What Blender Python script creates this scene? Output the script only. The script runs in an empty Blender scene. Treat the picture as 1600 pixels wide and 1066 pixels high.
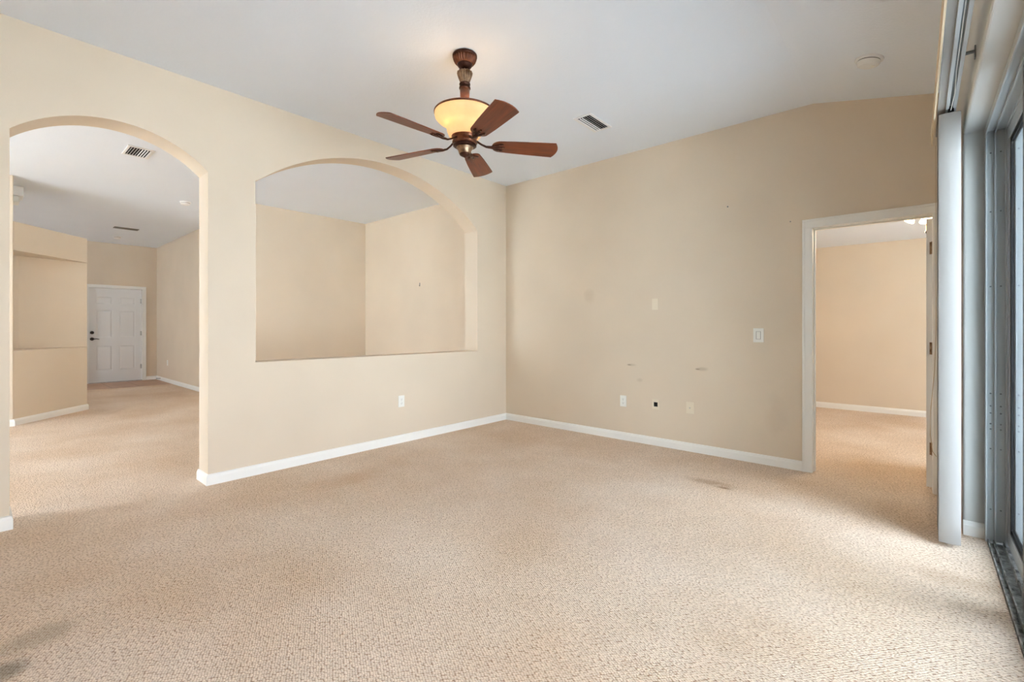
import bpy, bmesh, math, random
from mathutils import Vector, Matrix
from mathutils.geometry import tessellate_polygon
R = math.radians
random.seed(7)
scene = bpy.context.scene
COL = scene.collection

# ------------------------------------------------------------------ camera
cd = bpy.data.cameras.new('camera')
cam = bpy.data.objects.new('camera', cd); COL.objects.link(cam)
cam.location = (0, 0, 1.2); cam.rotation_euler = (R(90), 0, R(41.2))
cd.sensor_width = 36; cd.lens = 727 / 1600 * 36; cd.shift_y = -21 / 1600
cd.clip_start = 0.02; cd.clip_end = 200
scene.camera = cam

# ------------------------------------------------------------------ world, sun, portals, exposure
SKY = 13.0; SUN = 58.0
w = bpy.data.worlds.new('world'); scene.world = w; w.use_nodes = True
nt = w.node_tree; nt.nodes.clear()
wo = nt.nodes.new('ShaderNodeOutputWorld'); bg = nt.nodes.new('ShaderNodeBackground')
bg.inputs[0].default_value = (0.86, 0.96, 1.11, 1); bg.inputs[1].default_value = SKY
# overcast sky, brighter towards the south (-y)
tc = nt.nodes.new('ShaderNodeTexCoord'); sx = nt.nodes.new('ShaderNodeSeparateXYZ'); mr = nt.nodes.new('ShaderNodeMapRange')
nt.links.new(tc.outputs['Generated'], sx.inputs[0]); nt.links.new(sx.outputs['Y'], mr.inputs['Value'])
mr.inputs['From Min'].default_value = -0.85; mr.inputs['From Max'].default_value = 0.1
mr.inputs['To Min'].default_value = 1.0 * SKY; mr.inputs['To Max'].default_value = 0.8 * SKY
nt.links.new(mr.outputs[0], bg.inputs[1])
nt.links.new(bg.outputs[0], wo.inputs[0])
sl = bpy.data.lights.new('sun', 'SUN'); sl.energy = SUN; sl.angle = R(3); sl.color = (0.92, 0.97, 1.0)
so = bpy.data.objects.new('sun', sl); COL.objects.link(so); so.rotation_euler = (R(-22), R(-6), 0)

def portal(name, loc, rot, sx, sy):
    l = bpy.data.lights.new(name, 'AREA'); l.shape = 'RECTANGLE'; l.size = sx; l.size_y = sy
    l.cycles.is_portal = True
    o = bpy.data.objects.new(name, l); COL.objects.link(o); o.location = loc; o.rotation_euler = rot
portal('patio_door_portal', (0.47, 1.91, 1.17), (0, R(90), 0), 2.36, 3.8)
portal('dining_window_portal', (-6.0, -4.5, 1.25), (R(90), 0, 0), 2.8, 2.6)
portal('added_window_portal', (-11.55, -4.5, 1.25), (R(90), 0, 0), 1.5, 2.6)
portal('bedroom_window_portal', (3.3, 6.5, 1.25), (0, R(90), 0), 1.7, 1.6)

vs = scene.view_settings
vs.view_transform = 'Standard'; vs.look = 'None'; vs.gamma = 1; vs.use_curve_mapping = False
vs.exposure = 0.62
scene.cycles.max_bounces = 14; scene.cycles.diffuse_bounces = 9; scene.cycles.transparent_max_bounces = 12
scene.cycles.sample_clamp_indirect = 8
scene.cycles.caustics_reflective = False; scene.cycles.caustics_refractive = False

# ------------------------------------------------------------------ materials
def srgb(r, g, b):
    f = lambda c: ((c / 255 + 0.055) / 1.055) ** 2.4 if c / 255 > 0.04045 else c / 255 / 12.92
    return (f(r), f(g), f(b), 1)

class NT:
    def __init__(self, name):
        self.m = bpy.data.materials.new(name); self.m.use_nodes = True
        self.t = self.m.node_tree; self.t.nodes.clear()
        self.out = self.n('ShaderNodeOutputMaterial')
        self.p = self.n('ShaderNodeBsdfPrincipled'); self.l(self.p.outputs[0], self.out.inputs[0])
    def n(self, k, **kw):
        x = self.t.nodes.new(k)
        for a, b in kw.items(): setattr(x, a, b)
        return x
    def l(self, a, b): self.t.links.new(a, b)
    def coord(self): return self.n('ShaderNodeTexCoord').outputs['Object']
    def noise(self, scale, detail=3, vec=None, rough=0.5):
        x = self.n('ShaderNodeTexNoise'); x.inputs['Scale'].default_value = scale; x.inputs['Detail'].default_value = detail
        x.inputs['Roughness'].default_value = rough
        self.l(vec or self.coord(), x.inputs['Vector']); return x.outputs[0]
    def ramp(self, f, stops):
        x = self.n('ShaderNodeValToRGB'); e = x.color_ramp.elements
        e[0].position, e[0].color = stops[0]; e[1].position, e[1].color = stops[-1]
        for p, c in stops[1:-1]:
            q = e.new(p); q.color = c
        self.l(f, x.inputs[0]); return x.outputs[0]
    def mix(self, fac, a, b, mode='MIX'):
        x = self.n('ShaderNodeMix', data_type='RGBA', blend_type=mode)
        for s, v in ((x.inputs[0], fac), (x.inputs[6], a), (x.inputs[7], b)):
            if hasattr(v, 'is_linked'): self.l(v, s)
            else: s.default_value = v
        return x.outputs[2]
    def math(self, op, a, b=0.0, c=None):
        x = self.n('ShaderNodeMath', operation=op)
        for i, v in enumerate((a, b, c)):
            if v is None: continue
            if hasattr(v, 'is_linked'): self.l(v, x.inputs[i])
            else: x.inputs[i].default_value = v
        return x.outputs[0]
    def bump(self, h, strength, dist=0.01):
        x = self.n('ShaderNodeBump'); x.inputs['Strength'].default_value = strength; x.inputs['Distance'].default_value = dist
        self.l(h, x.inputs['Height']); self.l(x.outputs[0], self.p.inputs['Normal'])
    def base(self, c):
        s = self.p.inputs['Base Color']
        if hasattr(c, 'is_linked'): self.l(c, s)
        else: s.default_value = c
    def set(self, **kw):
        for k, v in kw.items(): self.p.inputs[k.replace('_', ' ')].default_value = v
        return self
    def blob(self, cx, cy, cz, rx, ry, rz, wob=0.6, soft=0.35):
        """soft-edged stain and painted shade mask in object space (ellipsoid with a ragged edge)"""
        c = self.coord()
        mp = self.n('ShaderNodeMapping', vector_type='TEXTURE')
        mp.inputs['Location'].default_value = (cx, cy, cz); mp.inputs['Scale'].default_value = (rx, ry, rz)
        self.l(c, mp.inputs['Vector'])
        ln = self.n('ShaderNodeVectorMath', operation='LENGTH'); self.l(mp.outputs[0], ln.inputs[0])
        d = self.math('ADD', ln.outputs['Value'], self.math('MULTIPLY', self.math('SUBTRACT', self.noise(9, 4), 0.5), wob))
        mr = self.n('ShaderNodeMapRange', interpolation_type='SMOOTHSTEP')
        mr.inputs['From Min'].default_value = 1.0; mr.inputs['From Max'].default_value = soft
        self.l(d, mr.inputs['Value']); return mr.outputs[0]

def paint(name, col, bump=0.12, scale=120, rough=0.75, var=0.03, marks=()):
    k = NT(name); n = k.noise(1.3, 2)
    c = tuple(col)
    hi = tuple(min(1, v * (1 + var)) for v in c[:3]) + (1,); lo = tuple(v * (1 - var) for v in c[:3]) + (1,)
    b = k.ramp(n, [(0.3, lo), (0.7, hi)])
    for (mk, colr, amt) in marks:
        b = k.mix(k.math('MULTIPLY', k.blob(*mk), amt), b, colr)
    k.base(b); k.set(Roughness=rough)
    k.p.inputs['Specular IOR Level'].default_value = 0.25
    k.bump(k.noise(scale, 3), bump, 0.004)
    return k.m

WALL = srgb(217, 201.5, 180)
M = {}
M['wall'] = paint('cream_wall_paint', WALL, marks=[
    ((-2.315, 4.53, .806, .035, .1, .012, .8, .2), srgb(120, 100, 80), .55),
    ((-2.29, 4.53, .806, .07, .1, .02, .8, .2), srgb(150, 130, 105), .3),
    ((-1.60, 4.53, .801, .03, .1, .012, .8, .2), srgb(115, 95, 75), .6),
    ((-1.56, 4.53, .805, .07, .1, .025, .8, .2), srgb(150, 130, 105), .35),
    ((-2.19, 4.53, .653, .05, .1, .03, .8, .2), srgb(160, 140, 115), .25),
    ((-2.81, 4.53, 1.555, .09, .1, .11, .9, .2), srgb(170, 150, 122), .18),
    ((-0.92, 4.53, .44, .12, .1, .22, 1.2, .2), srgb(165, 130, 95), .09)])
M['ceiling'] = paint('knockdown_ceiling_white', srgb(228, 234, 241), bump=0.35, scale=70, rough=0.9, var=0.01)
M['trim'] = paint('white_trim_enamel', srgb(238, 236, 230), bump=0.02, scale=60, rough=0.4, var=0.01)
M['return'] = paint('pale_grey_wall_paint', srgb(204, 202, 196), bump=0.08, scale=120, var=0.02)
M['door_white'] = paint('white_door_enamel', srgb(226, 226, 224), bump=0.02, scale=60, rough=0.4, var=0.01)
M['plate'] = paint('white_plastic', srgb(238, 236, 228), bump=0.0, rough=0.35, var=0.0)
M['ivory'] = paint('ivory_plastic', srgb(226, 214, 192), bump=0.0, rough=0.35, var=0.0)
M['vent'] = paint('white_vent_metal', srgb(232, 232, 230), bump=0.0, rough=0.45, var=0.0)
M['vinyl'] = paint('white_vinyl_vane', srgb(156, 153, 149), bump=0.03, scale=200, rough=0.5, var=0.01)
M['alu'] = paint('white_aluminium', srgb(188, 192, 192), bump=0.02, scale=40, rough=0.4, var=0.02)
M['valance'] = paint('beige_valance', srgb(216, 196, 165), bump=0.05, scale=150, var=0.02)
M['stucco'] = paint('outside_stucco', srgb(135, 140, 140), bump=0.5, scale=60, var=0.03)
M['ground'] = paint('outside_concrete', srgb(194, 199, 203), bump=0.2, scale=20, var=0.08)
M['patio'] = paint('pale_bounce_paving', srgb(208, 212, 216), bump=0.2, scale=20, var=0.03)  # for the added light bounce ground and sky blocker
M['grey'] = paint('grey_channel_metal', srgb(120, 124, 124), bump=0, rough=0.4, var=0)
M['dark'] = paint('black_rubber', srgb(22, 22, 22), bump=0, rough=0.6, var=0)
M['bronze'] = paint('dark_bronze_frame', srgb(84, 76, 70), bump=0, rough=0.4, var=0.02)
M['hole'] = paint('dark_opening', srgb(14, 12, 11), bump=0, rough=0.9, var=0)
M['slot'] = paint('socket_slot', srgb(120, 116, 108), bump=0, rough=0.6, var=0)
M['cord'] = paint('beige_cord', srgb(190, 170, 140), bump=0, rough=0.7, var=0)

def metal(name, col, rough=0.35, var=None):
    k = NT(name); k.set(Metallic=0.85, Roughness=rough)
    k.base(k.ramp(k.noise(30, 3), [(0.2, var or tuple(v * 0.6 for v in col[:3]) + (1,)), (0.7, col)])); return k.m
M['nickel'] = metal('satin_nickel', srgb(190, 188, 182))
M['oilbronze'] = metal('oil_rubbed_bronze', srgb(64, 54, 48))
M['fanbronze'] = metal('brushed_fan_bronze', srgb(132, 84, 62), 0.38, srgb(70, 38, 28))
M['antique'] = metal('antique_brass_highlight', srgb(168, 140, 112), 0.35, srgb(84, 58, 42))
M['fandark'] = metal('dark_fan_bronze', srgb(78, 48, 38), 0.4, srgb(40, 24, 20))
M['brass'] = metal('brass', srgb(200, 150, 70), 0.3)

def wood(name, c1, c2, c3):
    k = NT(name); mp = k.n('ShaderNodeMapping'); mp.inputs['Scale'].default_value = (2.5, 34, 34)
    k.l(k.coord(), mp.inputs['Vector'])
    n = k.noise(1.6, 6, mp.outputs[0], 0.65)
    k.base(k.ramp(n, [(0.28, c1), (0.5, c2), (0.75, c3)])); k.set(Roughness=0.38); return k.m
M['cherry'] = wood('cherry_blade_wood', srgb(70, 26, 10), srgb(104, 44, 16), srgb(124, 58, 22))
M['stem'] = wood('stem_wood', srgb(82, 42, 24), srgb(108, 60, 36), srgb(124, 72, 44))

def carpet():
    k = NT('berber_loop_carpet')
    mp = k.n('ShaderNodeMapping'); mp.inputs['Rotation'].default_value = (0, 0, R(33)); mp.inputs['Scale'].default_value = (1, 1.25, 1)
    k.l(k.coord(), mp.inputs['Vector'])
    wob = k.n('ShaderNodeVectorMath', operation='ADD'); k.l(mp.outputs[0], wob.inputs[0])
    v = k.n('ShaderNodeTexVoronoi', voronoi_dimensions='2D'); v.inputs['Scale'].default_value = 92; v.inputs['Randomness'].default_value = 0.55
    k.l(mp.outputs[0], v.inputs['Vector'])
    loop = k.ramp(v.outputs['Distance'], [(0.0, srgb(252, 238, 223)), (0.44, srgb(245, 228, 210)), (0.76, srgb(172, 142, 118))])
    c = k.mix(0.32, loop, k.mix(1.0, loop, k.ramp(v.outputs['Color'], [(0.0, srgb(150, 130, 110)), (1.0, srgb(255, 252, 246))]), 'MULTIPLY'))
    big = k.ramp(k.noise(1.1, 3), [(0.32, srgb(238, 228, 216)), (0.7, srgb(255, 255, 255))])
    c = k.mix(1.0, c, big, 'MULTIPLY')
    for (mk, colr, amt) in [
        ((-1.22, 3.72, 0, .26, .10, 1, 1.2, .1), srgb(150, 112, 74), .45),
        ((-1.10, 3.66, 0, .10, .035, 1, 1.0, .1), srgb(120, 84, 52), .6),
        ((-3.40, 1.95, 0, .22, .4, 1, 1.2, .1), srgb(186, 140, 92), .3),
        ((.16, 3.06, 0, .30, .13, 1, .9, .1), srgb(166, 136, 106), .35),
        ((-2.57, .15, 0, .12, .17, 1, .7, .2), srgb(150, 138, 116), .45),  # this patch and the next paint a cast shadow into the carpet colour
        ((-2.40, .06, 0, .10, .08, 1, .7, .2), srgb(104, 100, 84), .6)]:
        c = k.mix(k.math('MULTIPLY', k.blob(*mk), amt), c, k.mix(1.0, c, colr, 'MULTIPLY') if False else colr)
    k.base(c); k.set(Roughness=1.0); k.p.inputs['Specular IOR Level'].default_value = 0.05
    inv = k.math('SUBTRACT', 1.0, v.outputs['Distance'])
    k.bump(k.math('ADD', inv, k.math('MULTIPLY', k.noise(260, 2), 0.4)), 0.7, 0.006)
    return k.m
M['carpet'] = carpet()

def tile():
    k = NT('beige_floor_tile'); br = k.n('ShaderNodeTexBrick'); br.offset = 0; br.squash = 1
    mp = k.n('ShaderNodeMapping'); mp.inputs['Location'].default_value = (0.07, 0.0, 0)
    k.l(k.coord(), mp.inputs['Vector']); k.l(mp.outputs[0], br.inputs['Vector'])
    br.inputs['Scale'].default_value = 1; br.inputs['Brick Width'].default_value = 0.43; br.inputs['Row Height'].default_value = 0.43
    br.inputs['Mortar Size'].default_value = 0.006
    br.inputs['Color1'].default_value = srgb(188, 148, 120); br.inputs['Color2'].default_value = srgb(180, 140, 112)
    br.inputs['Mortar'].default_value = srgb(120, 92, 72)
    k.base(k.mix(0.25, br.outputs['Color'], k.ramp(k.noise(6, 4), [(0.3, srgb(168, 128, 100)), (0.7, srgb(204, 168, 138))])))
    k.set(Roughness=0.45); return k.m
M['tile'] = tile()

def dirty():
    k = NT('dirty_aluminium_track')
    k.base(k.ramp(k.noise(16, 5, rough=0.7), [(0.34, srgb(58, 55, 50)), (0.46, srgb(140, 141, 136)), (0.62, srgb(196, 198, 195))]))
    k.set(Roughness=0.6, Metallic=0.2); return k.m
M['track'] = dirty()

def glass():
    k = NT('clear_glass'); t = k.n('ShaderNodeBsdfTransparent'); t.inputs[0].default_value = (0.96, 0.98, 0.98, 1)
    g = k.n('ShaderNodeBsdfGlossy'); g.inputs['Roughness'].default_value = 0.02
    fr = k.n('ShaderNodeFresnel'); bf = k.n('ShaderNodeNewGeometry').outputs['Backfacing']
    k.l(k.math('SUBTRACT', 1.45, k.math('MULTIPLY', bf, 1.45 - 1/1.45)), fr.inputs[0])   # same reflectance on both faces of the pane
    mx = k.n('ShaderNodeMixShader'); k.l(fr.outputs[0], mx.inputs[0]); k.l(t.outputs[0], mx.inputs[1]); k.l(g.outputs[0], mx.inputs[2])
    k.l(mx.outputs[0], k.out.inputs[0]); return k.m
M['glass'] = glass()

def screen():
    k = NT('charcoal_insect_screen'); t = k.n('ShaderNodeBsdfTransparent'); d = k.n('ShaderNodeBsdfDiffuse')
    d.inputs[0].default_value = srgb(60, 60, 58); mx = k.n('ShaderNodeMixShader'); mx.inputs[0].default_value = 0.14
    k.l(t.outputs[0], mx.inputs[1]); k.l(d.outputs[0], mx.inputs[2]); k.l(mx.outputs[0], k.out.inputs[0]); return k.m
M['screen'] = screen()
def shade_glass(name, col, em, strength):
    k = NT(name); d = k.n('ShaderNodeBsdfDiffuse'); t = k.n('ShaderNodeBsdfTranslucent'); e = k.n('ShaderNodeEmission')
    swirl = k.noise(9, 5, rough=0.6)
    c = k.ramp(swirl, [(0.3, col), (0.7, tuple(min(1, v * 1.25) for v in col[:3]) + (1,))])
    k.l(c, d.inputs[0]); k.l(c, t.inputs[0]); e.inputs[0].default_value = em; e.inputs[1].default_value = strength
    mx = k.n('ShaderNodeMixShader'); mx.inputs[0].default_value = 0.6
    k.l(d.outputs[0], mx.inputs[1]); k.l(t.outputs[0], mx.inputs[2])
    ad = k.n('ShaderNodeAddShader'); k.l(mx.outputs[0], ad.inputs[0]); k.l(e.outputs[0], ad.inputs[1])
    k.l(ad.outputs[0], k.out.inputs[0]); return k.m
M['bowl'] = shade_glass('amber_alabaster_glass', (0.54, 0.42, 0.32, 1), srgb(255, 200, 134), 0.38)
M['bellglass'] = shade_glass('frosted_lamp_glass', srgb(255, 235, 200), srgb(255, 226, 175), 6.0)

def emit(name, col, s):
    k = NT(name); e = k.n('ShaderNodeEmission'); e.inputs[0].default_value = col; e.inputs[1].default_value = s
    k.l(e.outputs[0], k.out.inputs[0]); return k.m
M['bulb'] = emit('lit_bulb', srgb(255, 214, 150), 12)

# ------------------------------------------------------------------ mesh helpers
def link(name, bm, mat, parent=None, smooth=False, bevel=0.0, seg=2, loc=None, rot=None):
    me = bpy.data.meshes.new(name)
    bmesh.ops.recalc_face_normals(bm, faces=bm.faces[:]); bm.to_mesh(me); bm.free()
    me.materials.append(M[mat] if isinstance(mat, str) else mat)
    o = bpy.data.objects.new(name, me); COL.objects.link(o)
    if smooth:
        for p in me.polygons: p.use_smooth = True
    if bevel:
        b = o.modifiers.new('bevel', 'BEVEL'); b.width = bevel; b.segments = seg; b.limit_method = 'ANGLE'; b.angle_limit = R(40)
    if parent: o.parent = parent
    if loc: o.location = loc
    if rot: o.rotation_euler = rot
    return o
def box(bm, x0, x1, y0, y1, z0, z1):
    v = [bm.verts.new(p) for p in ((x0,y0,z0),(x1,y0,z0),(x1,y1,z0),(x0,y1,z0),(x0,y0,z1),(x1,y0,z1),(x1,y1,z1),(x0,y1,z1))]
    for f in ((3,2,1,0),(4,5,6,7),(0,1,5,4),(1,2,6,5),(2,3,7,6),(3,0,4,7)): bm.faces.new([v[i] for i in f])
    return v
def boxes(*bs):
    bm = bmesh.new()
    for b in bs: box(bm, *b)
    return bm
def slab(loops, axis, a0, a1, bm=None):
    """2-D outline with holes (list of loops) extruded along an axis between a0 and a1"""
    bm = bm or bmesh.new()
    def P(u, v, a): return {'x': (a, u, v), 'y': (u, a, v), 'z': (u, v, a)}[axis]
    flat = [p for lp in loops for p in lp]
    A = [bm.verts.new(P(u, v, a0)) for u, v in flat]; B = [bm.verts.new(P(u, v, a1)) for u, v in flat]
    for t in tessellate_polygon([[Vector((u, v, 0)) for u, v in lp] for lp in loops]):
        try:
            bm.faces.new([A[i] for i in t]); bm.faces.new([B[i] for i in reversed(t)])
        except ValueError: pass
    s = 0
    for lp in loops:
        n = len(lp)
        for i in range(n):
            j = (i + 1) % n; bm.faces.new((A[s+i], A[s+j], B[s+j], B[s+i]))
        s += n
    return bm
def rect(u0, u1, v0, v1): return [(u0, v0), (u1, v0), (u1, v1), (u0, v1)]
def lathe(prof, n=48, bm=None, flute=None, cx=0, cy=0):
    bm = bm or bmesh.new(); rings = []
    for (r, z) in prof:
        ring = []
        for i in range(n):
            a = 2 * math.pi * i / n
            rr = r * (1 + (flute(z) * math.cos(a * (n / 4)) if flute else 0))
            ring.append(bm.verts.new((cx + rr * math.cos(a), cy + rr * math.sin(a), z)))
        rings.append(ring)
    for k in range(len(rings) - 1):
        for i in range(n):
            bm.faces.new((rings[k][i], rings[k][(i+1) % n], rings[k+1][(i+1) % n], rings[k+1][i]))
    for rg in (rings[0], rings[-1]):
        try: bm.faces.new(rg)
        except ValueError: pass
    return bm
def tube(pts, rad, n=8, bm=None, flat=1.0):
    bm = bm or bmesh.new(); pts = [Vector(p) for p in pts]; rings = []
    for i, p in enumerate(pts):
        d = (pts[min(i+1, len(pts)-1)] - pts[max(i-1, 0)]).normalized()
        u = d.cross(Vector((0, 0, 1)))
        u = u.normalized() if u.length > 1e-4 else Vector((1, 0, 0))
        v = d.cross(u).normalized(); r = rad[i] if isinstance(rad, (list, tuple)) else rad
        rings.append([bm.verts.new(p + u * r * math.cos(2*math.pi*k/n) + v * r * flat * math.sin(2*math.pi*k/n)) for k in range(n)])
    for a, b in zip(rings, rings[1:]):
        for k in range(n): bm.faces.new((a[k], a[(k+1) % n], b[(k+1) % n], b[k]))
    bm.faces.new(rings[0]); bm.faces.new(list(reversed(rings[-1]))); return bm
def sweep(path, prof, side=1, bm=None):
    """profile (out, up) swept along a floor path; 'out' is to the left of travel when side=1"""
    bm = bm or bmesh.new(); P = [Vector(p) for p in path]; rings = []
    for i, p in enumerate(P):
        ns = []
        for a, b in ((i-1, i), (i, i+1)):
            if a >= 0 and b < len(P):
                d = (P[b] - P[a]).normalized(); ns.append(Vector((-d.y, d.x)) * side)
        m = ns[0] if len(ns) == 1 else (ns[0] + ns[1]) / (1 + ns[0].dot(ns[1]))
        rings.append([bm.verts.new((p.x + m.x*o, p.y + m.y*o, z)) for o, z in prof])
    n = len(prof)
    for a, b in zip(rings, rings[1:]):
        for k in range(n): bm.faces.new((a[k], a[(k+1) % n], b[(k+1) % n], b[k]))
    bm.faces.new(rings[0]); bm.faces.new(list(reversed(rings[-1]))); return bm
def struct(o): o['kind'] = 'structure'; return o
def tag(o, label, cat, group=None):
    o['label'] = label; o['category'] = cat
    if group: o['group'] = group
    return o
def thing(name, label, cat, loc=(0, 0, 0), group=None):
    o = bpy.data.objects.new(name, None); COL.objects.link(o); o.location = loc
    return tag(o, label, cat, group)
def arch(y0, y1, spring, rise, n=56):
    """points of a segmental arch from y1 back to y0"""
    w = y1 - y0; r = (w*w/4 + rise*rise) / (2*rise); c = (y0+y1)/2; zc = spring + rise - r
    a = math.asin(w/2/r)
    return [(c + r*math.sin(a - 2*a*i/n), zc + r*math.cos(a - 2*a*i/n)) for i in range(n+1)]

# ------------------------------------------------------------------ room shell
XL, XLB, YB = -4.07, -4.29, 4.53
CEIL = 3.05; BEND = -0.662; XR = 0.19; XG = 0.285; YJ = 3.765; HEAD = 2.33
def ceil_z(x): return CEIL if x < BEND else CEIL - 0.2165 * (x - BEND)

# floor: carpet through main room, dining, kitchen side, bedroom
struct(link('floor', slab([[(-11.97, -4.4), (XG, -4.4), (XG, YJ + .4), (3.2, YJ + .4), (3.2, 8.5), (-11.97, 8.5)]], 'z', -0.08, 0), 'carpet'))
struct(link('floor_entry', slab([rect(-13.5, -11.97, -4.4, 2.8)], 'z', -0.08, -0.004), 'tile'))
struct(link('ground', slab([rect(-40, 40, -40, 40)], 'z', -0.6, -0.12), 'ground'))

struct(link('ground_light_bounce', slab([rect(-16, .4, -22, -4.5)], 'z', -0.2, -0.11), 'patio'))  # unseen pale ground, added to bounce light onto the dining ceiling
struct(link('roof_sky_blocker', boxes((.40, 2.3, -7, YB+.3, 2.62, 2.8)), 'patio'))   # unseen lanai cover, added to cut high sky light at the patio door
# ceiling, sloping down towards the patio door
zr = ceil_z(0.45)
struct(link('ceiling', slab([[(-13.5, CEIL), (BEND, CEIL), (0.45, zr), (0.45, 3.25), (-13.5, 3.25)]], 'y', -4.45, 4.66), 'ceiling'))
struct(link('ceiling_bedroom', boxes((-2.4, 3.2, 4.64, 8.5, 2.40, 2.55)), 'ceiling'))

# left wall: arched doorway and arched pass-through
Y0, Y1, SP, RI = 0.114, 1.14, 2.385, 0.21
outer = [(-4.4, -.02), (Y0, -.02)] + list(reversed(arch(Y0, Y1, SP, RI))) + [(Y1, -.02), (YB + .02, -.02), (YB + .02, 3.1), (-4.4, 3.1)]
niche = [(4.006, .913), (4.006, 2.386)] + arch(1.476, 4.006, 2.39, .468)[1:-1] + [(1.476, 2.396), (1.476, .917)]
struct(link('wall_left', slab([outer, niche], 'x', XLB, XL), 'wall', bevel=.010, seg=3))

# back wall with the bedroom doorway
DX0, DX1, DH = -0.662, 0.072, 2.02
struct(link('wall_back', slab([[(-7.57, -.02), (DX0-.02, -.02), (DX0-.02, DH+.02), (DX1+.02, DH+.02), (DX1+.02, -.02), (XR+.05, -.02), (XR+.05, 3.1), (-7.57, 3.1)]], 'y', YB, YB+.12), 'wall'))

# right wall round the patio door
struct(link('wall_right', slab([[(-1.32, -.02), (.05, -.02), (.05, HEAD), (YJ, HEAD), (YJ, -.02), (YB+.12, -.02), (YB+.12, 3.1), (-1.32, 3.1)]], 'x', XR, .44), 'return', bevel=.012, seg=3))
struct(link('wall_outside', boxes((.44, 3.2, YJ+.02, YB+.12, -.1, 3.0)), 'stucco'))
struct(link('wall_lanai_blocker', boxes((.40, 4.6, -.75, -.55, -.1, 2.7)), 'stucco'))  # unseen end wall, added to block south light on blind and back wall
struct(link('wall_front', boxes((XL-.02, .44, -1.32, -1.2, -.02, 3.1)), 'wall'))
# dining, entry and kitchen walls
struct(link('wall_dining', slab([[(-7.45, YB+.1), (-7.45, 2.70), (-13.5, 2.70), (-13.5, 2.82), (-7.57, 2.82), (-7.57, YB+.1)]], 'z', -.1, 3.1), 'wall', bevel=.01, seg=2))
WX0, WX1, WZ = -7.3, -4.7, 2.4
KX0, KX1 = -12.2, -10.9
struct(link('wall_south', slab([rect(-13.5, XLB+.1, -.1, 3.1), rect(WX0, WX1, .02, WZ), rect(KX0, KX1, .1, 2.4)], 'y', -4.45, -4.3), 'wall'))
DY0, DY1 = 1.516, 2.43
struct(link('wall_entry', slab([[(-4.4, -.1), (DY0-.03, -.1), (DY0-.03, 2.08), (DY1+.03, 2.08), (DY1+.03, -.1), (2.72, -.1), (2.72, 3.1), (-4.4, 3.1)]], 'x', -13.47, -13.35), 'wall'))
struct(link('wall_kitchen', boxes((-8.41, -8.29, -4.35, .262, -.02, 3.08)), 'wall', bevel=.008))
# 45 degree plant-shelf partition with a recess
A, B, C, D = (-8.315, .262), (-9.17, 1.03), (-8.93, .33), (-8.93, .10)
low = [A, B, (-9.26, .98), (-9.26, .10), (-8.40, .10), (-8.40, .262)]
bm = slab([low], 'z', -.02, .917)
slab([low], 'z', 2.147, 2.50, bm)
slab([[B, (-9.26, .98), (-9.26, .10), D, C]], 'z', .917, 2.147, bm)
struct(link('wall_partition', bm, 'wall', bevel=.006))
# bedroom shell
struct(link('wall_bedroom_back', boxes((-2.4, 3.2, 8.33, 8.45, -.1, 2.5)), 'wall'))
struct(link('wall_bedroom_left', boxes((-2.4, -2.28, 4.6, 8.4, -.1, 2.5)), 'wall'))
struct(link('wall_bedroom_right', slab([rect(4.6, 8.4, -.1, 2.5), rect(5.8, 7.2, .5, 2.0)], 'x', 3.1, 3.22), 'wall'))

# ------------------------------------------------------------------ baseboards and casings
BP = [(0, 0), (.014, 0), (.014, .058), (.011, .066), (.008, .078), (0, .083)]
def baseboard(name, path, side=1): return struct(link(name, sweep(path, BP, side), 'trim'))
baseboard('baseboard_left', [(XLB, 4.53), (XLB, Y1), (XL, Y1), (XL, YB)], side=-1)
baseboard('baseboard_left', [(XL, -1.2), (XL, Y0), (XLB, Y0), (XLB, -4.3)], side=-1)
baseboard('baseboard_back', [(XL, YB), (DX0-.073, YB)], side=-1)
baseboard('baseboard_right', [(XR+.001, YJ), (XG-.004, YJ)], side=-1)
baseboard('baseboard_dining', [(-13.35, 2.70), (-7.45, 2.70), (-7.45, YB), (XLB, YB)], side=-1)
baseboard('baseboard_entry', [(-13.35, DY1+.075), (-13.35, 2.70)], side=-1)
baseboard('baseboard_partition', [(-8.29, -4.3), (-8.29, .262), A, B, (-9.26, .98)], side=-1)
baseboard('baseboard_bedroom', [(-2.28, 8.33), (3.1, 8.33)], side=-1)

# bedroom doorway casing and lining
bm = boxes((DX0-.073, DX0-.002, YB-.016, YB, 0, DH+.004), (DX1+.002, DX1+.068, YB-.016, YB, 0, DH+.004), (DX0-.073, DX1+.068, YB-.016, YB, DH+.004, DH+.075))
for x0, x1, z0, z1 in ((DX0-.073, DX0-.055, 0, DH+.057), (DX1+.050, DX1+.068, 0, DH+.057), (DX0-.073, DX1+.068, DH+.057, DH+.075)):
    box(bm, x0, x1, YB-.023, YB-.016, z0, z1)
box(bm, DX0-.02, DX0, YB, YB+.12, 0, DH+.02); box(bm, DX1, DX1+.02, YB, YB+.12, 0, DH+.02); box(bm, DX0, DX1, YB, YB+.12, DH, DH+.02)
box(bm, DX0, DX0+.011, YB+.045, YB+.08, 0, DH); box(bm, DX0, DX1, YB+.045, YB+.08, DH-.011, DH)
struct(link('trim_1', bm, 'trim', bevel=.003, seg=2))

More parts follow.
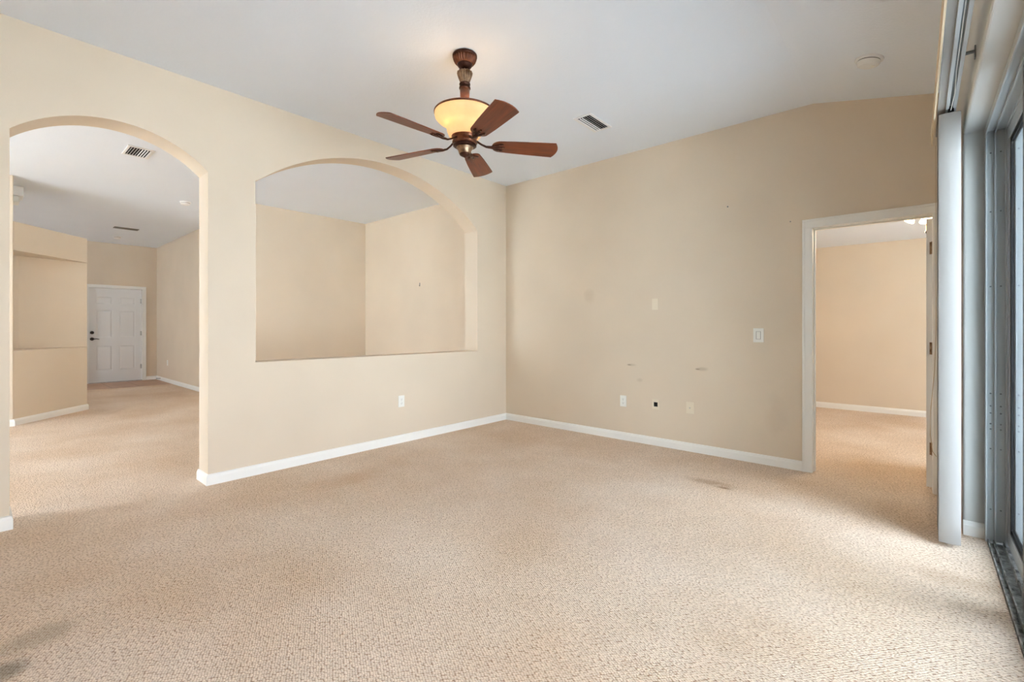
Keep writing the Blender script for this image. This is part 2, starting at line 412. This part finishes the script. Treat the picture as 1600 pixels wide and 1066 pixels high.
# ------------------------------------------------------------------ doors
def panel_door(w, h, t):
    """six-panel leaf in the x-z plane, front at y=0"""
    bm = bmesh.new(); c = w/2
    cols = [(.115, c-.058), (c+.058, w-.115)] if w > .8 else [(.1, c-.05), (c+.05, w-.1)]
    rows = [(.25, .80), (.96, 1.57), (1.69, 1.87)]
    pan = [(a, b, z0, z1) for a, b in cols for z0, z1 in rows]
    slab([rect(0, w, 0, h)] + [rect(*p) for p in pan], 'y', 0, .010, bm)
    box(bm, 0, w, .010, t-.010, 0, h)
    slab([rect(0, w, 0, h)] + [rect(*p) for p in pan], 'y', t-.010, t, bm)
    for a, b, z0, z1 in pan:
        for s, y0, y1 in ((1, .010, .003), (-1, t-.010, t-.003)):
            o = [bm.verts.new((x, y0, z)) for x, z in rect(a+.012, b-.012, z0+.012, z1-.012)]
            i = [bm.verts.new((x, y1, z)) for x, z in rect(a+.036, b-.036, z0+.036, z1-.036)]
            for k in range(4): bm.faces.new((o[k], o[(k+1) % 4], i[(k+1) % 4], i[k]))
            bm.faces.new(i)
    return bm

# front door on the entry wall (faces +x)
d2 = thing('door_2', 'white six-panel front door with dark lever at the far end of the hall', 'door', (-13.385, DY0, 0)); d2['kind'] = 'structure'
link('door_leaf', panel_door(DY1-DY0-.012, 2.045, .044), 'door_white', d2, loc=(0, .006, .012), rot=(0, 0, R(90)))
bm = boxes((-.03, .055, -.022, 0, 0, 2.075), (-.03, .055, DY1-DY0, DY1-DY0+.022, 0, 2.075), (-.03, .055, -.022, DY1-DY0+.022, 2.06, 2.078))
box(bm, -.075, -.050, -.03, .02, 0, 2.075); box(bm, -.075, -.050, DY1-DY0-.02, DY1-DY0+.03, 0, 2.075); box(bm, -.075, -.050, -.03, DY1-DY0+.03, 2.04, 2.10)
box(bm, .035, .055, -.07, -.010, 0, 2.065); box(bm, .035, .055, DY1-DY0+.010, DY1-DY0+.072, 0, 2.065); box(bm, -.075, -.050, -.03, .02, 0, 2.075); box(bm, -.075, -.050, DY1-DY0-.02, DY1-DY0+.03, 0, 2.075); box(bm, -.075, -.050, -.03, DY1-DY0+.03, 2.04, 2.10)
box(bm, .035, .055, -.07, DY1-DY0+.072, 2.065, 2.13)
link('door_casing', bm, 'trim', d2, bevel=.004)
link('threshold', boxes((-.03, .05, 0, DY1-DY0, -.01, .012)), 'nickel', d2)
def disc_x(r, t, y, z, n=24, x=0.0):
    bm = bmesh.new(); lathe([(r*.9, 0), (r, t*.3), (r, t*.7), (r*.75, t)], n, bm)
    bmesh.ops.rotate(bm, verts=bm.verts[:], cent=(0,0,0), matrix=Matrix.Rotation(R(90), 3, 'Y'))
    bmesh.ops.translate(bm, verts=bm.verts[:], vec=(x, y, z)); return bm
link('deadbolt', disc_x(.034, .025, .062, 1.09), 'oilbronze', d2, smooth=True)
hd = link('lever_handle', disc_x(.034, .015, .062, .953), 'oilbronze', d2, smooth=True)
link('lever', tube([(.01, .062, .953), (.045, .062, .953), (.052, .09, .952), (.052, .13, .956), (.05, .175, .948)], [.011, .011, .01, .009, .007], 10), 'oilbronze', hd, smooth=True)
for z in (.32, 1.07, 1.80):
    bm = bmesh.new(); lathe([(.007, z-.05), (.007, z+.05)], 12, bm, cx=.012, cy=DY1-DY0-.004)
    box(bm, .002, .006, DY1-DY0-.03, DY1-DY0+.001, z-.05, z+.05)
    link('hinge', bm, 'nickel', d2)

# bedroom door leaf, swung open into the bedroom along the right jamb
d1 = thing('door_1', 'white bedroom door standing open behind the right jamb of the doorway', 'door', (DX1-.002, YB+.125, 0)); d1['kind'] = 'structure'
link('door_leaf', panel_door(.72, 2.0, .035), 'door_white', d1, loc=(.004, .0, .012), rot=(0, 0, R(84)))
for z in (.30, 1.045, 1.79):
    bm = bmesh.new(); lathe([(.007, z-.045), (.007, z+.045)], 12, bm, cx=-.006, cy=-.004)
    box(bm, -.003, .0015, -.036, 0, z-.045, z+.045)
    link('hinge', bm, 'antique', d1)
# patio door
d3 = thing('door_3', 'white aluminium sliding glass patio door along the right edge', 'door', (0, 0, 0)); d3['kind'] = 'structure'
ys = .055
bm = boxes((XG-.006, .43, YJ-.028, YJ-.001, .0, HEAD-.001), (XG-.006, .43, ys-.004, ys+.022, 0, HEAD-.001))
for x in (XG-.004, .317, .359, .395): box(bm, x-.002, x+.005, YJ-.052, YJ-.028, 0, HEAD-.028); box(bm, x-.002, x+.005, ys+.022, ys+.045, 0, HEAD-.028)
fr = link('frame', bm, 'alu', d3, bevel=.0015)
bm = boxes((XG-.006, .43, ys+.022, YJ-.028, HEAD-.028, HEAD-.001))
for x in (XG-.004, .317, .359, .395): box(bm, x-.002, x+.005, ys, YJ-.028, HEAD-.046, HEAD-.028)
link('head_track', bm, 'alu', d3, bevel=.0015)
bm = boxes((XG+.001, .44, ys+.022, YJ-.028, -.03, -.014))
for x in (XG+.005, .312, .350, .398): box(bm, x-.002, x+.004, ys+.022, YJ-.028, -.014, .010)
link('sill_track', bm, 'track', d3)
sc0 = None
for x in (.301, .341):
    for z in (.18, .52, .63, .66, .72, .76, .83, 1.43, 1.85, 2.18):
        if sc0 is None:
            bm = bmesh.new(); lathe([(.0045, 0), (.0035, .002)], 12, bm)
            bmesh.ops.rotate(bm, verts=bm.verts[:], cent=(0,0,0), matrix=Matrix.Rotation(R(90), 3, 'X'))
            s = sc0 = link('screw', bm, 'grey', fr)
        else:
            s = sc0.copy(); COL.objects.link(s); s.parent = fr
        s.location = (x, YJ-.028, z)
def sliding(name, x0, x1, y0, y1, z0, z1, mat, wd=.075, gk=.03, pane='glass'):
    p = link(name, slab([rect(y0, y1, z0, z1), rect(y0+wd, y1-wd, z0+wd, z1-wd)], 'x', x0, x1), mat, d3, bevel=.002)
    link('gasket', slab([rect(y0+wd, y1-wd, z0+wd, z1-wd), rect(y0+wd+gk, y1-wd-gk, z0+wd+gk, z1-wd-gk)], 'x', x0+.006, x1-.006), 'dark', p)
    link('pane', boxes(((x0+x1)/2-.003, (x0+x1)/2+.003, y0+wd+gk, y1-wd-gk, z0+wd+gk, z1-wd-gk)), pane, p)
sliding('fixed_panel', .364, .392, 2.70, YJ-.030, .012, HEAD-.03, 'alu')
sliding('screen_panel', .322, .338, 1.46, 2.84, .014, HEAD-.045, 'bronze', .05, .006, 'screen')
sliding('screen_panel', .3395, .3535, .08, 1.54, .014, HEAD-.045, 'bronze', .05, .006, 'screen')  # unseen second screen, added to dim light through the open side
sliding('fixed_panel', .364, .392, 1.50, 2.76, .012, HEAD-.03, 'alu')
link('wire_hook', tube([(.332, 2.86, 2.245), (.340, 2.93, 2.25), (.336, 2.95, 2.235), (.338, 2.955, 2.05), (.338, 2.955, 1.98)], .0015, 6), 'cord', d3)

# windows of the dining side and the bedroom
def window(name, axis, a0, a1, u0, u1, v0, v1):
    t = bpy.data.objects.new(name, None); COL.objects.link(t); struct(t)
    m = (u0+u1)/2; e = .05
    link('window_frame', slab([rect(u0, u1, v0, v1), rect(u0+e, m-e/2, v0+e, v1-e), rect(m+e/2, u1-e, v0+e, v1-e)], axis, a0, a1), 'alu', t)
    am = (a0+a1)/2
    link('window_pane', slab([rect(u0+e, u1-e, v0+e, v1-e)], axis, am-.003, am+.003), 'glass', t)
window('window_1', 'y', -4.41, -4.35, WX0, WX1, .02, WZ)
window('window_added', 'y', -4.41, -4.35, KX0, KX1, .1, 2.4)  # unseen kitchen window, added to light the entry hall
window('window_2', 'x', 3.13, 3.19, 5.8, 7.2, .5, 2.0)

# ------------------------------------------------------------------ ceiling fan
FX, FY = -2.32, 2.164
fan = thing('ceiling_fan', 'bronze ceiling fan with five cherry wood blades and glowing amber bowl light', 'ceiling fan', (FX, FY, CEIL))
FL = lambda z0, z1, a: (lambda z: a if z0 < z < z1 else 0)
bm = lathe([(.076, 0), (.083, -.006), (.083, -.018), (.077, -.022)], 96)
link('canopy_rim', bm, 'fandark', fan, smooth=True)
bm = lathe([(.076, -.020), (.075, -.030), (.070, -.045), (.061, -.058), (.052, -.066)], 112, flute=lambda z: .06)
cp = link('canopy', bm, 'fanbronze', fan, smooth=True)
link('canopy_cup', lathe([(.052, -.064), (.050, -.074), (.040, -.088), (.026, -.098), (.012, -.102)], 48), 'fandark', cp, smooth=True)
link('downrod', lathe([(.012, -.09), (.012, -.20)], 20), 'fandark', fan, smooth=True)
bm = lathe([(.020, -.118), (.046, -.116), (.049, -.124), (.046, -.140), (.038, -.165), (.031, -.185), (.028, -.192)], 64, flute=lambda z: .10 if -.19 < z < -.112 else 0)
link('stem_crown', bm, 'antique', fan, smooth=True)
link('stem_collar', lathe([(.028, -.190), (.037, -.196), (.038, -.204), (.031, -.210), (.031, -.216), (.038, -.221), (.039, -.230), (.033, -.236)], 48), 'fandark', fan, smooth=True)
link('stem', lathe([(.034, -.235), (.031, -.28), (.026, -.34), (.025, -.40)], 40), 'stem', fan, smooth=True)
# glass bowl, open at the top, with a bronze rim
prof = [(.203, -.398), (.2035, -.412), (.199, -.430), (.181, -.449), (.153, -.465), (.133, -.481), (.123, -.502), (.118, -.525), (.109, -.548), (.098, -.560)]
bm = bmesh.new(); n = 72
rin = [(r-.006, z+.003) for r, z in prof]
loop = prof + rin[::-1]; rings = []
for r, z in loop: rings.append([bm.verts.new((r*math.cos(2*math.pi*i/n), r*math.sin(2*math.pi*i/n), z)) for i in range(n)])
for k in range(len(rings)):
    a, b = rings[k], rings[(k+1) % len(rings)]
    for i in range(n): bm.faces.new((a[i], a[(i+1) % n], b[(i+1) % n], b[i]))
bowl = link('lamp_bowl', bm, 'bowl', fan, smooth=True)
bm = bmesh.new(); rings = []
for r, z in ((.197, -.402), (.207, -.402), (.208, -.394), (.203, -.388), (.197, -.390)): rings.append([bm.verts.new((r*math.cos(2*math.pi*i/n), r*math.sin(2*math.pi*i/n), z)) for i in range(n)])
for k in range(5):
    a, b = rings[k], rings[(k+1) % 5]
    for i in range(n): bm.faces.new((a[i], a[(i+1) % n], b[(i+1) % n], b[i]))
link('bowl_rim', bm, 'fanbronze', bowl, smooth=True)
link('inner_post', lathe([(.024, -.39), (.024, -.55)], 24), 'fandark', fan, smooth=True)
for k, ang in enumerate((-43-64, -43+64, 137)):
    x, y = .088*math.cos(R(ang)), .088*math.sin(R(ang)); z = -.445
    b = link('bulb', lathe([(.006, z+.05), (.012, z+.04), (.022, z+.02), (.026, z), (.020, z-.02), (.012, z-.035), (.012, z-.055)], 20, cx=x, cy=y), 'bulb', fan, smooth=True)
    link('socket', lathe([(.015, z-.05), (.015, z-.085)], 16, cx=x, cy=y), 'fandark', b)
    l = bpy.data.lights.new('bowl_lamp', 'POINT'); l.energy = 0.34; l.color = (1, .78, .52); l.shadow_soft_size = .035
    lo = bpy.data.objects.new('bowl_lamp', l); COL.objects.link(lo); lo.location = (FX+x*.98, FY+y*.98, CEIL+z+.095)
link('motor_housing', lathe([(.060, -.545), (.086, -.548), (.090, -.556), (.082, -.566), (.080, -.585), (.085, -.592), (.085, -.600), (.074, -.606), (.070, -.612)], 64), 'fanbronze', fan, smooth=True)
link('motor_ring', lathe([(.070, -.608), (.078, -.612), (.079, -.620), (.068, -.626), (.058, -.630)], 64), 'fandark', fan, smooth=True)
link('switch_cup', lathe([(.060, -.626), (.056, -.634), (.044, -.648), (.041, -.664), (.038, -.672)], 48), 'antique', fan, smooth=True)
link('finial', lathe([(.038, -.670), (.034, -.680), (.022, -.688), (.010, -.692), (.004, -.697)], 32), 'fandark', fan, smooth=True)

def blade_mesh():
    """outline along +x, radial distance measured from the fan axis"""
    pts = []
    r0, r1 = .185, .625
    for i in range(13):                       # rounded root
        a = R(90 + 180*i/12); pts.append((r0+.055 + .055*math.cos(a), .058*math.sin(a)))
    pts += [(.34, -.066), (.45, -.072), (.56, -.077), (r1-.012, -.079)]
    for i in range(9):                        # bowed tip
        t = -1 + 2*i/8; pts.append((r1 + .026*(1-t*t) - .004, .079*t))
    pts += [(r1-.012, .079), (.56, .077), (.45, .072), (.34, .066)]
    return slab([pts], 'z', -.003, .003)
def iron_mesh():
    bm = tube([(.066, 0, .030), (.085, 0, .026), (.115, 0, .006), (.145, 0, -.008), (.185, 0, -.010), (.215, 0, -.008)], [.010, .010, .009, .010, .014, .012], 10, flat=.6)
    for s in (-1, 0, 1):                      # leaf-shaped plate under the blade root
        tube([(.185, .010*s, -.008), (.215, .022*s, -.008), (.245, .034*s, -.006), (.262+.012*(s == 0), .034*s, -.005)], [.008, .011, .010, .005], 8, bm, flat=.5)
    return bm
def stud_mesh(): return lathe([(.0055, -.004), (.005, -.010), (.002, -.012)], 10)
b0 = i0 = s0 = None
BZ = -.607
for k in range(5):
    ang = R(-92.7 + 72*k)
    rot = Matrix.Rotation(ang, 4, 'Z') @ Matrix.Rotation(R(-13), 4, 'X')
    if b0 is None:
        b0 = b = link('blade', blade_mesh(), 'cherry', fan, bevel=.0015)
        i0 = ir = link('blade_iron', iron_mesh(), 'fandark', b, smooth=True)
        st = []
        for (x, y) in ((.235, -.03), (.235, .03), (.262, 0)):
            s = link('stud', stud_mesh(), 'antique', ir, loc=(x, y, 0)); st.append(s)
    else:
        b = b0.copy(); COL.objects.link(b); b.parent = fan
        ir = i0.copy(); COL.objects.link(ir); ir.parent = b
        for s in st:
            q = s.copy(); COL.objects.link(q); q.parent = ir
    b.matrix_local = Matrix.Translation((0, 0, BZ)) @ rot

# ------------------------------------------------------------------ plates, outlets, switch
def plate_bm(w, h, t=.006, hole=None):
    lp = [rect(-w/2, w/2, -h/2, h/2)]
    if hole: lp.append(rect(-hole[0]/2, hole[0]/2, -hole[1]/2, hole[1]/2))
    return slab(lp, 'y', -t, -.0005)
def rocker(bm, w, h, y0, y1, z=0): box(bm, -w/2, w/2, y0, y1, z-h/2, z+h/2); return bm
def socket_parts(t):
    for z in (-.021, .021):
        s = link('socket_face', slab([[(.0165*math.cos(2*math.pi*i/24), max(-.0125, min(.0125, .0165*math.sin(2*math.pi*i/24))) + z) for i in range(24)]], 'y', -.0085, -.0055), 'plate', t)
        link('slots', boxes((-.0075, -.0052, -.0092, -.008, z-.001, z+.007), (.0052, .0075, -.0092, -.008, z-.001, z+.007), (-.0025, .0025, -.0092, -.008, z-.010, z-.005)), 'slot', s)
    link('screw', boxes((-.002, .002, -.0075, -.006, -.002, .002)), 'nickel', t)
def outlet(label, loc, rz):
    t = thing('wall_outlet', label, 'outlet', loc, 'wall outlets'); t.rotation_euler.z = rz
    link('cover_plate', plate_bm(.072, .118), 'plate', t, bevel=.0015); socket_parts(t); return t
outlet('white duplex outlet low on the left wall beneath the arched pass-through', (XL, 2.893, .431), R(90))
outlet('white duplex outlet on the back wall, left of the cable plates', (-2.382, YB, .415), 0)
outlet('small white outlet in the far hall beyond the arched doorway', (-12.386, 2.70, .429), 0)
t = thing('light_switch', 'white rocker light switch left of the bedroom doorway', 'light switch', (-1.069, YB, 1.132))
link('cover_plate', plate_bm(.084, .124, .007), 'plate', t, bevel=.002)
sw = link('switch_surround', slab([rect(-.0185, .0185, -.035, .035), rect(-.0165, .0165, -.033, .033)], 'y', -.009, -.006), 'slot', t)
bm = bmesh.new(); v = box(bm, -.0160, .0160, -.010, -.006, -.0325, .0325)
link('rocker', bm, 'plate', t, bevel=.0015)
t = thing('blank_plate', 'blank cream cover plate midway up the back wall', 'wall plate', (-2.024, YB, 1.438))
link('cover_plate', plate_bm(.068, .115), 'ivory', t, bevel=.002)
link('toggle_insert', boxes((-.012, .012, -.0075, -.0055, -.034, .034)), 'ivory', t, bevel=.001)
t = thing('open_box_plate', 'ivory wall plate with a square black hole above the back baseboard', 'wall plate', (-2.018, YB, .418))
link('cover_plate', plate_bm(.074, .104, .006, (.040, .044)), 'ivory', t, bevel=.0015)
link('dark_opening', boxes((-.020, .020, -.0030, -.0012, -.022, .022)), 'hole', t)
t = thing('coax_plate', 'ivory cable plate with a round jack, rightmost of the low back wall plates', 'wall plate', (-1.671, YB, .422))
link('cover_plate', plate_bm(.072, .110), 'ivory', t, bevel=.0015)
bm = lathe([(.006, .004), (.006, .012), (.003, .012)], 16); bmesh.ops.rotate(bm, verts=bm.verts[:], cent=(0,0,0), matrix=Matrix.Rotation(R(90), 3, 'X'))
link('coax_jack', bm, 'nickel', t)

# small hardware and stand-ins for nail holes on the walls
def hole_disc(label, loc, r, ln, rz=0, name='nail_hole_disc', cat='nail hole', mat='grey'):  # flat disc standing in for a nail hole in the wall
    bm = lathe([(r, 0), (r, ln*.6), (r*.6, ln)], 10); bmesh.ops.rotate(bm, verts=bm.verts[:], cent=(0,0,0), matrix=Matrix.Rotation(R(90), 3, 'X'))
    return tag(link(name, bm, mat, loc=loc, rot=(0, 0, rz)), label, cat)
hole_disc('small grey disc in place of a nail hole high on the back wall between plates and doorway', (-1.327, YB, 2.313), .007, .004)
hole_disc('small grey disc in place of a nail hole just above the bedroom doorway casing, near its left corner', (-.824, YB, 2.10), .005, .004)
t = thing('picture_hook', 'tiny dark picture hook on the pale wall seen through the arched opening', 'picture hook', (-5.883, YB, 1.871))
link('hook_plate', boxes((-.008, .008, -.003, -.0005, -.025, .03)), 'grey', t)
link('hook', tube([(0, -.003, .0), (0, -.012, -.02), (0, -.016, -.012)], .003, 6), 'oilbronze', t)
t = thing('door_stop', 'small dark spring door stop on the far hall baseboard', 'door stop', (-12.95, 2.686, .05))
bm = lathe([(.009, 0), (.005, .006), (.005, .06), (.008, .062), (.008, .075)], 12); bmesh.ops.rotate(bm, verts=bm.verts[:], cent=(0,0,0), matrix=Matrix.Rotation(R(90), 3, 'X'))
link('spring', bm, 'oilbronze', t)

# ------------------------------------------------------------------ ceiling vents and detectors
def vent(label, cx, cy, lx, ly, along, group='ceiling air vents', mat='vent', nb=8, flip=1):
    """lx, ly outer size; louvres run along the given axis, half tilted each way"""
    t = thing('ceiling_vent', label, 'air vent', (cx, cy, CEIL), group); e = .024
    link('frame', slab([rect(-lx/2, lx/2, -ly/2, ly/2), rect(-lx/2+e, lx/2-e, -ly/2+e, ly/2-e)], 'z', -.010, -.0005), mat, t, bevel=.003)
    link('duct_opening', boxes((-lx/2+e, lx/2-e, -ly/2+e, ly/2-e, -.0025, -.001)), 'hole', t)
    span = (ly if along == 'x' else lx) - 2*e; L = (lx if along == 'x' else ly) - 2*e
    for i in range(nb):
        c = -span/2 + span*(i+.5)/nb; tilt = R(38) * (1 if i < nb/2 else -1) * flip
        bm = boxes((-L/2, L/2, -span/nb*.20, span/nb*.20, -.0007, .0007)) if along == 'x' else boxes((-span/nb*.20, span/nb*.20, -L/2, L/2, -.0007, .0007))
        if along == 'x': link('louvre', bm, mat, t, loc=(0, c, -.0125), rot=(tilt, 0, 0))
        else: link('louvre', bm, mat, t, loc=(c, 0, -.0125), rot=(0, tilt, 0))
    return t
vent('white ceiling vent to the right of the fan', -2.215, 3.635, .18, .37, 'y', nb=6, flip=-1)
vent('white slatted ceiling vent seen through the top of the arched doorway', -6.185, 1.095, .345, .225, 'x', nb=8)
vent('dark ceiling vent in the far entry hall', -11.13, 1.79, .16, .36, 'y', nb=6, mat='slot')
def detector(label, loc, r, tilt=0, group='smoke detectors'):
    t = thing('smoke_detector', label, 'smoke detector', loc, group); t.rotation_euler.y = tilt
    link('base', lathe([(r, 0), (r, -.010), (r*.93, -.014)], 40), 'vent', t, smooth=False)
    link('grille', lathe([(r*.80, -.013), (r*.80, -.019)], 40), 'hole', t)
    c = link('cover', lathe([(r*.84, -.018), (r*.84, -.026), (r*.74, -.040), (r*.60, -.046), (r*.2, -.048)], 40), 'vent', t, smooth=False, bevel=.002)
    link('test_button', lathe([(.010, -.046), (.010, -.050)], 16, cx=r*.35), 'plate', c)
detector('round white smoke detector on the sloped ceiling near the patio door', (-.246, 3.836, ceil_z(-.246)), .078, math.atan(.2165))
detector('white smoke detector on the dining ceiling beside the arch right jamb', (-8.14, 1.99, CEIL), .07)
detector('faint white smoke detector in the entry hall behind the dark vent', (-12.287, 1.83, CEIL), .07)
t = thing('kitchen_ceiling_light', 'white boxy ceiling light end peeking past the column, left of the arch view', 'ceiling light', (-8.85, .375, CEIL))
link('housing', boxes((-.32, 0, -1.2, 0, -.125, -.001)), 'vent', t, bevel=.006)
link('diffuser', boxes((-.29, -.03, -1.15, -.035, -.21, -.125)), 'plate', t, bevel=.02, seg=3)

# ------------------------------------------------------------------ bedroom lamp
LX, LY = .035, 5.78
t = thing('bedroom_ceiling_light', 'brass ceiling light with glowing glass shades inside the bedroom doorway', 'ceiling light', (LX, LY, 2.40))
link('canopy', lathe([(.065, -.001), (.062, -.018), (.030, -.035), (.012, -.04)], 32), 'brass', t, smooth=True)
link('stem', lathe([(.010, -.035), (.010, -.10)], 16), 'brass', t)
link('hub', lathe([(.012, -.09), (.040, -.10), (.045, -.135), (.030, -.155), (.008, -.165)], 32), 'brass', t, smooth=True)
for k, a in enumerate((200, 320, 80)):
    c, s = math.cos(R(a)), math.sin(R(a))
    ar = link('arm', tube([(.03*c, .03*s, -.12), (.06*c, .06*s, -.118), (.08*c, .08*s, -.13)], .007, 8), 'brass', t, smooth=True)
    bm = lathe([(.018, 0), (.026, -.012), (.036, -.035), (.046, -.06), (.058, -.078)], 28)
    bm.faces.ensure_lookup_table()
    bmesh.ops.delete(bm, geom=[f for f in bm.faces if len(f.verts) > 4 and f.calc_center_median().z < -.05], context='FACES')
    g = link('glass_shade', bm, 'bellglass', ar, smooth=True)
    g.location = (.078*c, .078*s, -.128); g.rotation_euler = (R(38)*s, -R(38)*c, 0)
for i, (dx, ln) in enumerate(((.012, .15), (.026, .10))):
    p = link('pull_chain', tube([(dx, -.02, -.15), (dx, -.02, -.16-ln)], .0012, 6), 'brass', t)
    if i == 0: link('chain_bob', lathe([(.003, -.300), (.008, -.308), (.008, -.320), (.003, -.330)], 12, cx=dx, cy=-.02), 'oilbronze', p)
l = bpy.data.lights.new('bedroom_lamp', 'POINT'); l.energy = 25; l.color = (1, .80, .56); l.shadow_soft_size = .08
lo = bpy.data.objects.new('bedroom_lamp', l); COL.objects.link(lo); lo.location = (LX, LY, 2.12)

# ------------------------------------------------------------------ vertical blind over the patio door
bl = thing('vertical_blind', 'white vertical blind stacked open at the end of the patio door', 'blind', (0, 0, 0))
VT = 2.375
# vanes, all stacked at the far end
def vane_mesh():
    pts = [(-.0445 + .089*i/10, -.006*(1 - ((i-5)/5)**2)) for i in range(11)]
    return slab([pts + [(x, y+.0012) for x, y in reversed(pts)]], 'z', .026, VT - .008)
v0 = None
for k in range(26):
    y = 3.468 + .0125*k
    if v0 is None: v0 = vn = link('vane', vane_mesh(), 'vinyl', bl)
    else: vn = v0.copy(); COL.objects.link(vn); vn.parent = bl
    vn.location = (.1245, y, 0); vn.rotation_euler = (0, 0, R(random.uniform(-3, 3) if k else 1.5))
HR0, HR1 = .10, 3.95
bm = slab([[(.108, 2.385), (.122, 2.385), (.122, 2.402), (.137, 2.402), (.137, 2.385), (.151, 2.385), (.151, 2.432), (.108, 2.432)]], 'y', HR0, HR1)
hr = link('headrail', bm, 'alu', bl, bevel=.0015)
link('channel', boxes((.1222, .1368, HR0, HR1, 2.3985, 2.4018)), 'grey', hr)
link('carrier', boxes((.118, .141, 3.455, 3.80, 2.368, 2.398)), 'dark', hr)
link('rail_cord', tube([(.128, 2.2, 2.397), (.130, 3.0, 2.394), (.136, 3.25, 2.388), (.128, 3.46, 2.376)], .002, 6), 'plate', hr)
bm = boxes((-.0035, .0035, -1.93, 1.93, 2.352, 2.462))
va = link('valance', bm, 'valance', bl, loc=(.0715, 2.05, 0), rot=(0, 0, R(.35)))
link('dust_board', boxes((.076, .1075, .13, 3.95, 2.396, 2.402)), 'vinyl', bl)
for y in (.9, 2.92): link('bracket', boxes((.145, XR-.001, y-.012, y+.012, 2.43, 2.436), (XR-.006, XR-.001, y-.012, y+.012, 2.40, 2.455)), 'grey', bl)
link('pull_cord', tube([(.074, 3.80, 2.30), (.076, 3.80, 1.2), (.070, 3.80, .95), (.052, 3.80, .70), (.050, 3.80, .55), (.060, 3.80, .45), (.078, 3.80, .42)], .0018, 6), 'cord', bl)
